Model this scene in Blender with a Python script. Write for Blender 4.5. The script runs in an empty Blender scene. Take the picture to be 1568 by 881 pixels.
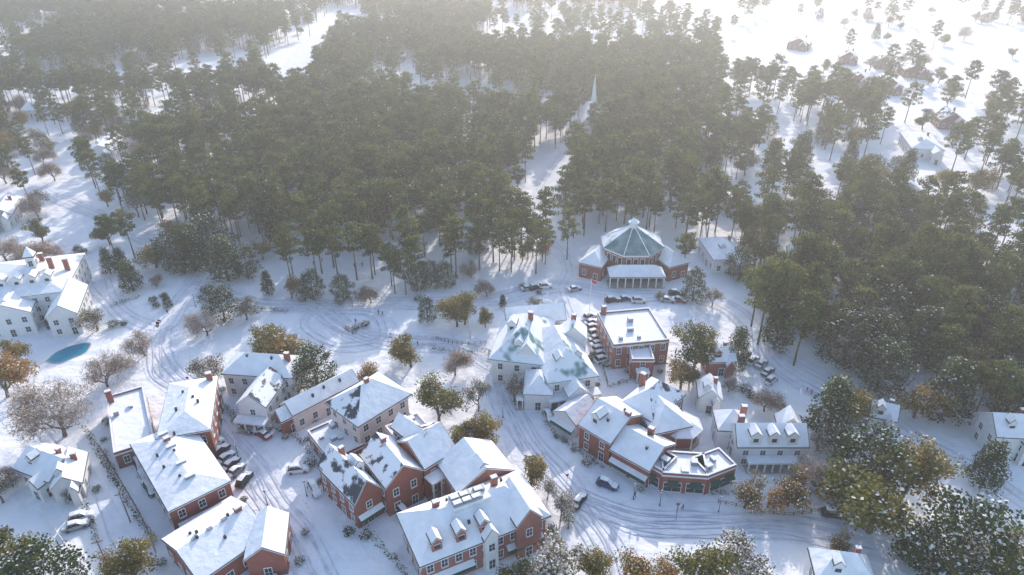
import bpy, math, random
from mathutils import Vector, Matrix, noise
random.seed(7)
R=random.random
def U(a,b): return a+(b-a)*random.random()
sc=bpy.context.scene
sc.view_settings.view_transform='Standard'; sc.view_settings.look='None'; sc.view_settings.exposure=0
# ---------------- camera & survey geometry ----------------
H=105.0; TH=math.radians(30); F=1059.0; CT,ST=math.cos(TH),math.sin(TH)
def G(x,y,z=0.0):
    """survey reading of the aerial photo -> world point (metres) on the horizontal plane z"""
    dx=(x-784)/F; dy=(440.5-y)/F
    d=(dx,CT+dy*ST,-ST+dy*CT); t=(z-H)/d[2]
    return Vector((d[0]*t,d[1]*t,z))
cd=bpy.data.cameras.new('camera'); cam=bpy.data.objects.new('camera',cd); sc.collection.objects.link(cam)
cam.location=(0,0,H); cam.rotation_euler=(math.pi/2-TH,0,0); cd.sensor_width=36; cd.lens=36*F/1568
cd.clip_end=20000; cd.clip_start=1; sc.camera=cam
# ---------------- light ----------------
SAZ=math.radians(13); SEL=math.radians(23)
w=bpy.data.worlds.new('World'); sc.world=w; w.use_nodes=True; nt=w.node_tree
bg=nt.nodes['Background']; sk=nt.nodes.new('ShaderNodeTexSky'); sk.sky_type='NISHITA'; sk.sun_disc=False
sk.sun_elevation=SEL; sk.sun_rotation=SAZ; sk.air_density=1.0; sk.dust_density=1.3; sk.ozone_density=1.6
nt.links.new(sk.outputs[0],bg.inputs[0]); bg.inputs[1].default_value=0.33
sd=bpy.data.lights.new('sun','SUN'); sd.energy=5.0; sd.angle=math.radians(0.6); sd.color=(1,0.90,0.82)
so=bpy.data.objects.new('sun',sd); sc.collection.objects.link(so)
sv=Vector((math.sin(SAZ)*math.cos(SEL),math.cos(SAZ)*math.cos(SEL),math.sin(SEL)))
so.rotation_euler=sv.to_track_quat('Z','Y').to_euler(); so.location=(0,0,300)
# ---------------- materials ----------------
M={}
def mat(name,col,rough=0.7,var=0.0,scale=1.0,bump=0.0,bscale=3.0,trans=0.0,metal=0.0,spec=0.3,col2=None,thr=None,bdist=0.1,objvar=0.0,diff=False):
    m=bpy.data.materials.new(name); m.use_nodes=True; n=m.node_tree; N=n.nodes; L=n.links
    b=N['Principled BSDF']
    if diff:
        N.remove(b); b=N.new('ShaderNodeBsdfDiffuse'); CI=b.inputs['Color']; L.new(b.outputs[0],N['Material Output'].inputs[0])
    else:
        CI=b.inputs['Base Color']; b.inputs['Roughness'].default_value=rough
        b.inputs['Metallic'].default_value=metal; b.inputs['Specular IOR Level'].default_value=spec
    CI.default_value=(*col,1)
    geo=N.new('ShaderNodeNewGeometry')
    cs=None
    if var or col2:
        t=N.new('ShaderNodeTexNoise'); t.inputs['Scale'].default_value=scale; t.inputs['Detail'].default_value=5 if not diff else 2
        t.inputs['Roughness'].default_value=0.6
        L.new(geo.outputs['Position'],t.inputs['Vector'])
        r=N.new('ShaderNodeValToRGB')
        c2=col2 if col2 else tuple(min(1,c*(1+var)) for c in col)
        c1=col if col2 else tuple(c*(1-var) for c in col)
        lo,hi=thr if thr else (0.35,0.65)
        r.color_ramp.elements[0].position=lo; r.color_ramp.elements[1].position=hi
        r.color_ramp.elements[0].color=(*c1,1); r.color_ramp.elements[1].color=(*c2,1)
        L.new(t.outputs['Fac'],r.inputs['Fac']); cs=r.outputs[0]
        if objvar:
            oi=N.new('ShaderNodeObjectInfo'); mr=N.new('ShaderNodeMapRange'); mr.inputs['To Min'].default_value=1-objvar; mr.inputs['To Max'].default_value=1+objvar
            L.new(oi.outputs['Random'],mr.inputs[0]); hs=N.new('ShaderNodeHueSaturation'); L.new(mr.outputs[0],hs.inputs['Value']); L.new(cs,hs.inputs['Color'])
            m2=N.new('ShaderNodeMapRange'); m2.inputs['To Min'].default_value=.515; m2.inputs['To Max'].default_value=.482; L.new(oi.outputs['Random'],m2.inputs[0]); L.new(m2.outputs[0],hs.inputs['Hue']); cs=hs.outputs[0]
        L.new(cs,CI)
    if bump:
        t=N.new('ShaderNodeTexNoise'); t.inputs['Scale'].default_value=bscale; t.inputs['Detail'].default_value=4
        L.new(geo.outputs['Position'],t.inputs['Vector'])
        bp=N.new('ShaderNodeBump'); bp.inputs['Strength'].default_value=bump; bp.inputs['Distance'].default_value=bdist
        L.new(t.outputs['Fac'],bp.inputs['Height']); L.new(bp.outputs[0],b.inputs['Normal'])
    if trans:
        tr=N.new('ShaderNodeBsdfTranslucent'); mx=N.new('ShaderNodeMixShader'); mx.inputs[0].default_value=trans
        tr.inputs[0].default_value=(min(1,col[0]*1.4),min(1,col[1]*1.4),col[2],1)
        L.new(b.outputs[0],mx.inputs[1]); L.new(tr.outputs[0],mx.inputs[2]); L.new(mx.outputs[0],N['Material Output'].inputs[0])
    M[name]=m; return m
mat('snow_ground',(0.79,0.80,0.84),0.8,col2=(0.88,0.88,0.89),scale=0.06,bump=0.8,bscale=0.22,bdist=1.1,diff=True)
mat('snow_roof',(0.84,0.85,0.87),0.7,var=0.05,scale=0.5,bump=0.6,bscale=0.7,bdist=0.3,diff=True)
mat('snow_packed',(0.76,0.78,0.83),0.7,var=0.06,scale=0.3,bump=0.9,bscale=1.2,bdist=0.22,diff=True)
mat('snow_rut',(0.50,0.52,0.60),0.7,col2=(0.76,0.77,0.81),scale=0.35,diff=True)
mat('snow_leaf',(0.70,0.71,0.74),0.8,trans=0.3,diff=True)
def brick(name,c1,c2):
    m=mat(name,c1,0.85); n=m.node_tree; N=n.nodes; L=n.links; b=N['Principled BSDF']
    tc=N.new('ShaderNodeTexCoord'); g=N.new('ShaderNodeNewGeometry')
    sx=N.new('ShaderNodeSeparateXYZ'); L.new(tc.outputs['Object'],sx.inputs[0])
    ad=N.new('ShaderNodeMath'); L.new(sx.outputs[0],ad.inputs[0]); L.new(sx.outputs[1],ad.inputs[1])
    cx=N.new('ShaderNodeCombineXYZ'); L.new(ad.outputs[0],cx.inputs[0]); L.new(sx.outputs[2],cx.inputs[1])
    bt=N.new('ShaderNodeTexBrick'); L.new(cx.outputs[0],bt.inputs[0]); bt.inputs['Scale'].default_value=4
    bt.inputs['Color1'].default_value=(*c1,1); bt.inputs['Color2'].default_value=(*c2,1); bt.inputs['Mortar'].default_value=(0.42,0.36,0.32,1)
    bt.inputs['Mortar Size'].default_value=0.010
    t=N.new('ShaderNodeTexNoise'); t.inputs['Scale'].default_value=0.6; L.new(g.outputs['Position'],t.inputs[0])
    mx=N.new('ShaderNodeMixRGB'); mx.blend_type='MULTIPLY'; mx.inputs[0].default_value=0.35
    L.new(bt.outputs[0],mx.inputs[1]); L.new(t.outputs[0],mx.inputs[2]); L.new(mx.outputs[0],b.inputs['Base Color'])
brick('brick_red',(0.36,0.105,0.075),(0.29,0.085,0.06))
brick('brick_brown',(0.30,0.13,0.095),(0.24,0.10,0.075))
brick('brick_pink',(0.41,0.17,0.13),(0.34,0.13,0.10))
mat('siding_white',(0.72,0.71,0.70),0.6,var=0.05,scale=1)
mat('stucco_cream',(0.66,0.56,0.52),0.7,var=0.06,scale=1)
mat('trim_white',(0.76,0.76,0.75),0.5)
mat('glass',(0.03,0.04,0.05),0.15,spec=0.6)
mat('awning_green',(0.02,0.08,0.06),0.6)
mat('shingle_dark',(0.06,0.065,0.075),0.85,var=0.3,scale=2)
mat('shingle_patchy',(0.06,0.065,0.08),0.85,col2=(0.82,0.83,0.86),scale=0.30,thr=(0.44,0.50))
mat('teal_patchy',(0.17,0.29,0.29),0.8,col2=(0.82,0.84,0.86),scale=0.20,thr=(0.37,0.46),diff=True)
mat('slate_teal',(0.10,0.19,0.20),0.8,col2=(0.27,0.35,0.37),scale=0.25,thr=(0.35,0.7),diff=True)
mat('slate_snowy',(0.20,0.30,0.31),0.8,col2=(0.78,0.81,0.84),scale=0.25,thr=(0.38,0.5),diff=True)
mat('teal_roof',(0.14,0.25,0.26),0.6,var=0.2)
mat('metal_grey',(0.3,0.31,0.33),0.5,metal=0.4)
mat('metal_dark',(0.03,0.03,0.035),0.5)
mat('wood_post',(0.16,0.11,0.08),0.8)
mat('pool_water',(0.0,0.22,0.34),0.3,spec=0.3)
mat('stone',(0.4,0.38,0.36),0.8,var=0.2,scale=1)
mat('bark_pine',(0.13,0.085,0.06),0.9,var=0.3,scale=3,diff=True)
mat('bark_grey',(0.16,0.13,0.115),0.9,var=0.25,scale=3,diff=True)
def leafmat(name,c,tr=0.36): mat(name,c,0.7,var=0.25,scale=0.30,trans=tr,objvar=.30,diff=True)
leafmat('needles_a',(0.088,0.118,0.042)); leafmat('needles_b',(0.055,0.082,0.036)); leafmat('needles_c',(0.140,0.145,0.052))
leafmat('leaf_olive',(0.165,0.148,0.055)); leafmat('leaf_yellow',(0.29,0.205,0.075)); leafmat('leaf_orange',(0.30,0.155,0.07))
leafmat('leaf_dark',(0.036,0.055,0.032)); leafmat('leaf_dark2',(0.065,0.088,0.045))
mat('twig',(0.26,0.17,0.125),0.9,var=0.2,scale=2,trans=0.1,diff=True); mat('twig_frost',(0.50,0.46,0.46),0.9,trans=0.2,diff=True)
mat('rubber',(0.02,0.02,0.02),0.8)
for nm,c in dict(paint_white=(0.7,0.7,0.7),paint_black=(0.03,0.03,0.035),paint_red=(0.3,0.03,0.03),paint_blue=(0.04,0.08,0.2),paint_silver=(0.35,0.36,0.38),
                 coat_red=(0.5,0.06,0.04),coat_blue=(0.05,0.08,0.2),coat_black=(0.03,0.03,0.03),jeans=(0.05,0.07,0.13),skin=(0.55,0.33,0.25),hair=(0.06,0.035,0.02)).items():
    mat(nm,c,0.35 if nm.startswith('paint') else 0.8)
# ---------------- mesh helper ----------------
class MB:
    def __init__(s): s.v=[];s.f=[];s.m=[];s.names=[]
    def mi(s,name):
        if name not in s.names: s.names.append(name)
        return s.names.index(name)
    def add(s,vs,fs,name):
        o=len(s.v); s.v.extend(vs); k=s.mi(name)
        for f in fs: s.f.append(tuple(i+o for i in f)); s.m.append(k)
    def box(s,T,x0,x1,y0,y1,z0,z1,name):
        s.add([T(x,y,z) for z in(z0,z1) for x,y in((x0,y0),(x1,y0),(x1,y1),(x0,y1))],
              [(0,3,2,1),(4,5,6,7),(0,1,5,4),(1,2,6,5),(2,3,7,6),(3,0,4,7)],name)
    def tube(s,pts,rads,name,n=6,cap=True):
        o=[];N=len(pts)
        for i,p in enumerate(pts):
            d=(pts[min(i+1,N-1)]-pts[max(i-1,0)]).normalized()
            a=d.cross(Vector((0.3,1,0.1))).normalized(); b=d.cross(a)
            for k in range(n):
                t=2*math.pi*k/n; o.append(p+(a*math.cos(t)+b*math.sin(t))*rads[i])
        fs=[(i*n+k,i*n+(k+1)%n,(i+1)*n+(k+1)%n,(i+1)*n+k) for i in range(N-1) for k in range(n)]
        if cap: fs.append(tuple(range((N-1)*n,N*n)))
        s.add(o,fs,name)
    def mesh(s,name):
        me=bpy.data.meshes.new(name); me.from_pydata([tuple(v) for v in s.v],[],s.f)
        for n in s.names: me.materials.append(M[n])
        me.polygons.foreach_set('material_index',s.m); me.update(); return me
def obj(name,me,loc=(0,0,0),rz=0,scale=1,parent=None):
    o=bpy.data.objects.new(name,me); sc.collection.objects.link(o); o.location=loc; o.rotation_euler=(0,0,rz)
    o.scale=(scale,)*3 if not hasattr(scale,'__len__') else scale
    if parent: o.parent=parent
    return o
ID=lambda x,y,z:Vector((x,y,z))
# ---------------- ground ----------------
g=MB(); g.add([Vector(p) for p in((-5000,-600,0),(5000,-600,0),(5000,9000,0),(-5000,9000,0))],[(0,1,2,3)],'snow_ground'); obj('snow_ground',g.mesh('snow_ground'))
# ---------------- haze (real air volume) ----------------
hz=bpy.data.materials.new('winter_haze'); hz.use_nodes=True; N=hz.node_tree.nodes; N.remove(N['Principled BSDF'])
vs=N.new('ShaderNodeVolumeScatter'); vs.inputs['Color'].default_value=(0.94,0.96,1,1); vs.inputs['Density'].default_value=0.00048; vs.inputs['Anisotropy'].default_value=0.5
hz.node_tree.links.new(vs.outputs[0],N['Material Output'].inputs['Volume']); M['haze']=hz
g=MB(); g.box(ID,-2500,2500,-300,4000,-3,120,'haze'); obj('winter_haze',g.mesh('winter_haze'))
# ---------------- roads & tyre ruts ----------------
def smooth(pts,k=8):
    out=[];n=len(pts)
    for i in range(n-1):
        p0=pts[max(i-1,0)];p1=pts[i];p2=pts[i+1];p3=pts[min(i+2,n-1)]
        for j in range(k):
            t=j/k; out.append(0.5*((2*p1)+(p2-p0)*t+(2*p0-5*p1+4*p2-p3)*t*t+(3*p1-p0-3*p2+p3)*t**3))
    out.append(pts[-1]); return out
def offs(pts,o):
    r=[]
    for i,p in enumerate(pts):
        d=(pts[min(i+1,len(pts)-1)]-pts[max(i-1,0)]).normalized(); r.append(p+Vector((-d.y,d.x,0))*o)
    return r
def ribbon(mb,pts,wd,z,name,ph=0,wob=0.0):
    l=offs(pts,wd/2);r=offs(pts,-wd/2);n=len(pts)
    def wz(p): return Vector((p.x+wob*noise.noise(p*0.06+Vector((ph,0,0))),p.y+wob*noise.noise(p*0.06+Vector((0,ph,5))),z))
    mb.add([wz(p) for p in l]+[wz(p) for p in r],[(i,n+i,n+i+1,i+1) for i in range(n-1)],name)
ROADS=[([(300,600),(345,660),(390,720),(440,800),(500,900)],9),
 ([(760,560),(780,620),(820,690),(880,760),(930,830),(960,900)],10),
 ([(880,760),(960,790),(1080,800),(1200,800),(1330,830),(1420,860)],9),
 ([(60,650),(110,720),(160,800),(200,900)],6),
 ([(150,430),(190,480),(250,500),(300,430),(290,400),(210,360),(130,320),(60,290)],8),
 ([(250,500),(250,560),(300,600)],9),
 ([(300,430),(390,465),(480,470),(560,515),(700,530),(760,560)],9),
 ([(480,470),(600,465),(740,460),(860,440),(950,452),(1060,455),(1130,480),(1190,560),(1290,620),(1370,700)],8),
 ([(860,440),(890,520),(930,580)],7),
 ([(860,440),(870,400),(820,330),(850,250),(900,215)],6),
 ([(1190,540),(1300,600),(1450,690),(1600,780)],7),
 ([(1180,250),(1250,200),(1320,150),(1420,140),(1568,150)],7),
 ([(430,140),(450,100),(490,60),(530,25),(540,0)],18),
 ([(480,470),(470,500),(520,530),(590,515),(570,480),(500,480)],5)]
rm=MB(); rt=MB(); z=0.02; ROADW=[]
for k,(pp,wd) in enumerate(ROADS):
    P=smooth([G(*q) for q in pp]); ROADW.append((P,wd)); ribbon(rm,P,wd,0.02+k*0.004,'snow_packed',k,1.5)
    if k==12: continue
    for j,o in enumerate(([-2.6,-1.0,1.1,2.7] if wd>7 else [-0.9,0.9])+([0.2,-3.4,-.4,1.7,-1.9] if wd>8 else [])):
        ribbon(rt,offs(P,o),0.28,0.09+z,'snow_rut',k*9+(j//2)*.7,2.0); z+=0.002
PATHS=[[(480,405),(510,430),(545,455),(580,480)],[(555,410),(600,430),(640,470)],[(545,500),(585,484),(640,530)],[(905,500),(890,560),(850,610)],[(1045,782),(1020,760),(1000,745)],[(460,760),(480,790),(470,830)],[(250,480),(200,500),(140,520)],
 [(700,540),(690,600),(760,640)],[(1130,490),(1110,530),(1060,540)],[(1240,700),(1270,730),(1260,770)],[(345,620),(390,650),(420,680)]]
for q in PATHS:
    P=smooth([G(*a) for a in q],6)
    for i in range(len(P)-1):
        L=(P[i+1]-P[i]).length; n=max(1,int(L/.7)); d=(P[i+1]-P[i]).normalized(); s=Vector((-d.y,d.x,0))
        for j in range(n):
            p=P[i].lerp(P[i+1],j/n)+s*(.28 if j%2 else -.28)*U(.4,1.3); z+=.0002
            rt.add([Vector((p.x,p.y,.14+z))+d*a*.22+s*b_*.1 for a,b_ in((-1,-1),(1,-1),(1,1),(-1,1))],[(0,1,2,3)],'snow_rut')
obj('snowy_road',rm.mesh('snowy_road')); obj('tyre_tracks_in_snow',rt.mesh('tyre_tracks'))
# ---------------- buildings ----------------
FOOT=[]
class Bld:
    def __init__(s,name,at):
        s.name=name; s.o=G(*at); s.o.z=0; s.p={k:MB() for k in('walls','roof','windows','chimneys','porch','awnings','roof_vents')}
    def frame(s,p0,p1,p2,h):
        A,B,C=G(*p0,h),G(*p1,h),G(*p2,h); u=(B-A); w=u.length; u.normalize(); v=Vector((-u.y,u.x,0)); d=(C-A).dot(v)
        if d<0:
            v=-v; d=-d
        c=A+u*w/2+v*d/2; o=s.o; FOOT.append((c.copy(),u.copy(),v.copy(),w/2,d/2))
        def T(x,y,z): q=c+u*x+v*y-o; return Vector((q.x,q.y,z))
        return T,w/2,d/2
    def blk(s,p0,p1,p2,h,**k):
        T,W,D=s.frame(p0,p1,p2,h); s.core(T,W,D,0,h,**k); return T,W,D
    def core(s,T,W,D,z0,h,roof='gable',axis=None,rise=3,wall='brick_red',ov=0.4,st=2,rmat='shingle_dark',snow=True,patch=(),win=True,ws=2.9,shop=False,ww=1.1,clutter=0,pmat='snow_roof'):
        if axis is None: axis='x' if W>=D else 'y'
        wl=s.p['walls']; rf=s.p['roof']; a,b=W-ov,D-ov
        if roof=='flat': a,b=W,D
        else: rise=rise*1.12
        sw=(axis=='y')
        if roof=='flat':
            zz=h-0.6; wl.box(T,-a,a,-b,b,z0,zz,wall)
            t=0.3
            for x0,x1,y0,y1 in((-a,a,-b,-b+t),(-a,a,b-t,b),(-a,-a+t,-b+t,b-t),(a-t,a,-b+t,b-t)):
                wl.box(T,x0,x1,y0,y1,zz+0.001,h,wall)
                ex=0.06 
                rf.box(T,x0-ex if x1-x0>1 else x0-0.03,x1+ex if x1-x0>1 else x1+0.03,y0-(0.03 if x1-x0>1 else -0.04),y1+(0.03 if x1-x0>1 else -0.04),h+0.002,h+0.14,'snow_roof')
            rf.box(T,-a+t+.01,a-t-.01,-b+t+.01,b-t-.01,zz+0.003,zz+0.22,pmat)
            wl.box(T,-a-0.12,a+0.12,-b-0.12,-b-0.003,h-0.9,h-0.55,'trim_white'); wl.box(T,-a-0.12,a+0.12,b+0.003,b+0.12,h-0.9,h-0.55,'trim_white')
            wl.box(T,-a-0.12,-a-0.003,-b,b,h-0.9,h-0.55,'trim_white'); wl.box(T,a+0.003,a+0.12,-b,b,h-0.9,h-0.55,'trim_white')
            for i in range(clutter):
                x,y=U(-a*.7,a*.7),U(-b*.7,b*.7); q=U(.3,.8); e=U(.3,.8); zt=zz+U(.7,1.3)
                s.p['roof_vents'].box(T,x-q,x+q,y-e,y+e,zz+.2,zt,'metal_grey'); 
                s.p['roof_vents'].box(T,x-q-.03,x+q+.03,y-e-.03,y+e+.03,zt+.003,zt+.15,'snow_roof')
        else:
            DD=W if sw else D; WW=D if sw else W
            TT=(lambda x,y,z:T(y,x,z)) if sw else T
            aa=WW-ov; bb=DD-ov; top=h+rise*ov/DD-0.03
            wl.add([TT(x,y,zz) for zz in(z0,top) for x,y in((-aa,-bb),(aa,-bb),(aa,bb),(-aa,bb))],[(0,1,5,4),(1,2,6,5),(2,3,7,6),(3,0,4,7)],wall)
            if roof=='gable':
                for sg in(-1,1): wl.add([TT(sg*aa,-bb,top),TT(sg*aa,bb,top),TT(sg*aa,0,h+rise-0.03)],[(0,1,2)],wall)
            def solid(ins,zl,zh,mats):
                e=rise*ins/DD; r=(WW-ins) if roof=='gable' else max(0.02,WW-DD)
                L=[(-WW+ins,-DD+ins,e),(WW-ins,-DD+ins,e),(WW-ins,DD-ins,e),(-WW+ins,DD-ins,e),(-r,0,rise),(r,0,rise)]
                bot=[TT(x,y,h+zl+q) for x,y,q in L]; tp=[TT(x,y,h+zh+q) for x,y,q in L]; V=bot+tp
                sl=[(0,1,5,4),(2,3,4,5)]+([] if roof=='gable' else [(1,2,5),(3,0,4)])
                per=[0,1,5,2,3,4] if roof=='gable' else [0,1,2,3]
                for i,q in enumerate(sl): rf.add(V,[tuple(k+6 for k in q)],mats[i]) ; rf.add(V,[tuple(reversed(q))],mats[-1])
                rf.add(V,[(per[i],per[(i+1)%len(per)],per[(i+1)%len(per)]+6,per[i]+6) for i in range(len(per))],mats[-1])
            solid(0,0,0.16,[rmat]*4+['trim_white'])
            if snow:
                ms=['snow_roof']*5
                pm='teal_patchy' if rmat=='teal_roof' else 'shingle_patchy'
                for i in patch: ms[i]=pm
                solid(0.16,0.165,0.36,ms)
            for i in range(clutter):
                x,y=U(-WW*.6,WW*.6),U(-DD*.5,DD*.5); zz=h+rise*(1-abs(y)/DD)
                q=.22
                s.p['roof_vents'].box(TT,x-q,x+q,y-q,y+q,zz,zz+U(.7,1.2),'metal_dark')
        if win:
            sh=(h-z0-0.3)/st
            for (ax,ay,bx,by) in((-a,-b,a,-b),(a,-b,a,b),(a,b,-a,b),(-a,b,-a,-b)):
                ln=math.hypot(bx-ax,by-ay); n=int((ln-1.0)/ws)
                if n<1: n=1 if ln>2 else 0
                dxx,dyy=(bx-ax)/ln if ln else 0,(by-ay)/ln if ln else 0; nx,ny=dyy,-dxx
                def TW(t,o,z,ax=ax,ay=ay,dxx=dxx,dyy=dyy,nx=nx,ny=ny): return T(ax+dxx*t+nx*o,ay+dyy*t+ny*o,z)
                wi=s.p['windows']
                for f in range(st):
                    for i in range(n):
                        t=(i+.5)*ln/n; zb=z0+f*sh+sh*0.28; hh=min(1.7,sh*0.52); hw=ww/2
                        if f==0 and shop: zb=z0+0.4; hh=2.3; hw=ln/n*0.38
                        elif f==0 and i==n//2 and z0==0: zb=z0+0.05; hh=2.2; hw=.6
                        wi.box(TW,t-hw,t+hw,0.004,0.03,zb,zb+hh,'glass')
                        fr=.11
                        wi.box(TW,t-hw-fr,t-hw,0.004,.09,zb-fr,zb+hh+fr,'trim_white'); wi.box(TW,t+hw,t+hw+fr,0.004,.09,zb-fr,zb+hh+fr,'trim_white')
                        wi.box(TW,t-hw,t+hw,0.004,.09,zb+hh,zb+hh+fr*1.5,'trim_white'); wi.box(TW,t-hw,t+hw,0.004,.12,zb-fr,zb,'trim_white')
                        wi.box(TW,t-.03,t+.03,0.031,.06,zb,zb+hh,'trim_white'); wi.box(TW,t-hw,t-.031,0.031,.06,zb+hh*.5-.03,zb+hh*.5+.03,'trim_white'); wi.box(TW,t+.031,t+hw,0.031,.06,zb+hh*.5-.03,zb+hh*.5+.03,'trim_white')
                        wi.box(TW,t-hw-.1,t+hw+.1,0.13,.26,zb-fr,zb-fr+.12,'snow_roof')
    def chim(s,T,x,y,z,w=0.6,m='brick_red'):
        c=s.p['chimneys']; c.box(T,x-w,x+w,y-w*.7,y+w*.7,0.5,z,m); c.box(T,x-w-.1,x+w+.1,y-w*.7-.1,y+w*.7+.1,z+.002,z+.2,m); c.box(T,x-w,x+w,y-w*.7,y+w*.7,z+.203,z+.4,'snow_roof')
    def dorm(s,T,x,y,z,w=1.3,d=1.6,wall='siding_white',rmat='shingle_dark'):
        T2=lambda a,b,c:T(a+x,b+y,c); s.core(T2,w,d,z-1.2,z+1.0,roof='gable',axis='y',rise=1.1,wall=wall,ov=.2,st=1,ws=1.6,ww=.8,win=False,rmat=rmat)
        wi=s.p['windows']; wi.box(T2,-.5,.5,-d+.2-.06,-d+.2-.01,z-.3,z+.7,'glass'); wi.box(T2,-.6,.6,-d+.2-.10,-d+.2-.061,z+.7,z+.82,'trim_white')
    def awn(s,T,x0,x1,y,z,dep=1.6,m='awning_green',snow=True):
        p=s.p['awnings']; V=[T(x0,y-.01,z),T(x1,y-.01,z),T(x1,y-dep,z-.7),T(x0,y-dep,z-.7),T(x0,y-.01,z-.12),T(x1,y-.01,z-.12),T(x1,y-dep,z-1.0),T(x0,y-dep,z-1.0)]
        p.add(V,[(0,3,2,1),(3,7,6,2),(4,5,6,7),(0,4,7,3),(1,2,6,5)],m)
        if snow:
            V=[T(x0,y-.01,z+.1),T(x1,y-.01,z+.1),T(x1,y-dep*.8,z-.46),T(x0,y-dep*.8,z-.46)]; p.add(V,[(0,3,2,1)],'snow_roof')
    def porch(s,T,x0,x1,y0,y1,z,n,m='snow_roof'):
        p=s.p['porch']; p.box(T,x0,x1,y0,y1,z,z+.2,'trim_white'); p.box(T,x0+.05,x1-.05,y0+.05,y1-.05,z+.203,z+.42,m); p.box(T,x0,x1,y0,y1,0.01,.3,'stone')
        for i in range(n):
            x=x0+.3+(x1-x0-.6)*i/max(1,n-1); p.box(T,x-.13,x+.13,y0+.15,y0+.41,.3,z,'trim_white')
    def done(s):
        e=bpy.data.objects.new(s.name,None); sc.collection.objects.link(e); e.location=s.o; e.empty_display_size=2
        for k,mb in s.p.items():
            if mb.f: obj(k,mb.mesh(s.name+'_'+k),parent=e)
        return e
# 1 long brick shops, left
b=Bld('brick_shop_building',(270,730))
T,W,D=b.blk((257,787),(356,738),(183,688),6.8,roof='hip',rise=1.4,clutter=5,wall='brick_red'); b.chim(T,0,D*.5,9.1); b.awn(T,-W+1,W-1,-D+.4,3)
for i in(-.6,-.2,.3,.7): b.p['roof_vents'].box(T,-.9,.9,D*i-.4,D*i+.4,7.9,8.9,'metal_grey'); b.p['roof_vents'].box(T,-.9,.9,D*i-.4,D*i+.4,8.903,9.05,'snow_roof')
T,W,D=b.blk((238,675),(324,660),(188,600),8,roof='hip',rise=1.6,clutter=4,wall='brick_red'); b.chim(T,W*.7,D*.8,10.5)
T,W,D=b.blk((174,694),(236,674),(147,612),4.5,roof='flat',st=1,wall='brick_brown',clutter=2); b.chim(T,-W*.8,D*.8,7)
b.done()
# 2 bottom left
b=Bld('brick_market_hall',(340,840))
T,W,D=b.blk((246,828),(355,760),(305,895),4.6,roof='gable',axis='x',rise=2.2,st=1,clutter=5,wall='brick_red'); b.chim(T,W*.7,0,8)
for x in(-.5,-.1,.3): b.p['roof_vents'].box(T,W*x-.5,W*x+.5,-.3,.3,6.9,7.6,'metal_grey')
T,W,D=b.blk((372,862),(438,852),(352,800),5,roof='gable',rise=2.4,st=1,wall='brick_red',axis='y')
b.done()
# 3 cottages
def cottage(name,p0,p1,p2,h=4,roof='gable',rise=2.4,wall='siding_white',**k):
    b=Bld(name,p0); T,W,D=b.blk(p0,p1,p2,h,roof=roof,rise=rise,wall=wall,st=1 if h<5.5 else 2,**k); b.chim(T,W*.4,D*.3,h+rise+.8,.45)
    T2=lambda x,y,z:T(x+W*.45,y-D*.9,z); b.core(T2,W*.35,D*.5,0,h*.85,roof='gable',axis='y',rise=rise*.7,wall=wall,st=1 if h<5.5 else 2)
    b.dorm(T,-W*.3,-D*.35,h+rise*.55,1.0,1.2,wall); b.done()
cottage('white_cottage',(18,720),(75,742),(60,672)); cottage('white_cottage',(75,755),(128,742),(60,712),3.6)
# 4 hotel
b=Bld('white_hotel',(40,460))
kw=dict(wall='siding_white')
T,W,D=b.blk((-60,468),(100,448),(-40,408),8.5,roof='hip',rise=3.5,st=3,**kw)
for i in(-.3,0,.3,.6): b.dorm(T,W*i,-D*.5,10.5)
b.chim(T,W*.55,0,13.8); b.chim(T,W*.85,0,12.8); b.chim(T,W*.3,D*.3,13.8)
T2=lambda x,y,z:T(x+W*.2,y,z); b.core(T2,1.5,1.5,11.5,15,roof='hip',rise=2.5,wall='siding_white',st=1,ws=1.5)
T,W,D=b.blk((68,490),(120,482),(52,450),6,roof='gable',axis='y',rise=3,st=2,**kw)
T,W,D=b.blk((-30,492),(48,480),(-30,455),6.5,roof='gable',rise=3,st=2,**kw); b.dorm(T,0,-D*.5,8)
b.done()
# 5 white inn
b=Bld('white_inn',(390,600))
T,W,D=b.blk((338,575),(448,582),(355,540),6.5,roof='hip',rise=3,wall='siding_white',clutter=2); b.chim(T,W*.7,0,10.5)
T,W,D=b.blk((360,622),(408,627),(378,575),6,roof='gable',axis='y',rise=2.8,wall='siding_white',patch=(1,)); b.porch(T,-W,W,-D-2.2,-D+.3,3,4)
b.done()
# 6 low shops behind cream house
b=Bld('low_shop_row',(490,620))
T,W,D=b.blk((448,640),(552,586),(425,622),4.8,roof='gable',rise=2,st=1,wall='stucco_cream',clutter=3)
T,W,D=b.blk((430,650),(468,632),(415,635),4,roof='gable',rise=2,st=1,wall='brick_red')
b.done()
# 7 cream hip
b=Bld('cream_hip_roof_house',(560,680))
T,W,D=b.blk((548,657),(632,605),(497,618),9.5,roof='hip',rise=4,st=3,wall='stucco_cream',patch=(3,),ov=.8,ww=1.2,ws=2.6); b.chim(T,0,0,14.9,.5)
T,W,D=b.blk((505,705),(558,680),(452,668),4.2,roof='flat',st=1,wall='brick_red',clutter=4)
b.done()
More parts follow.
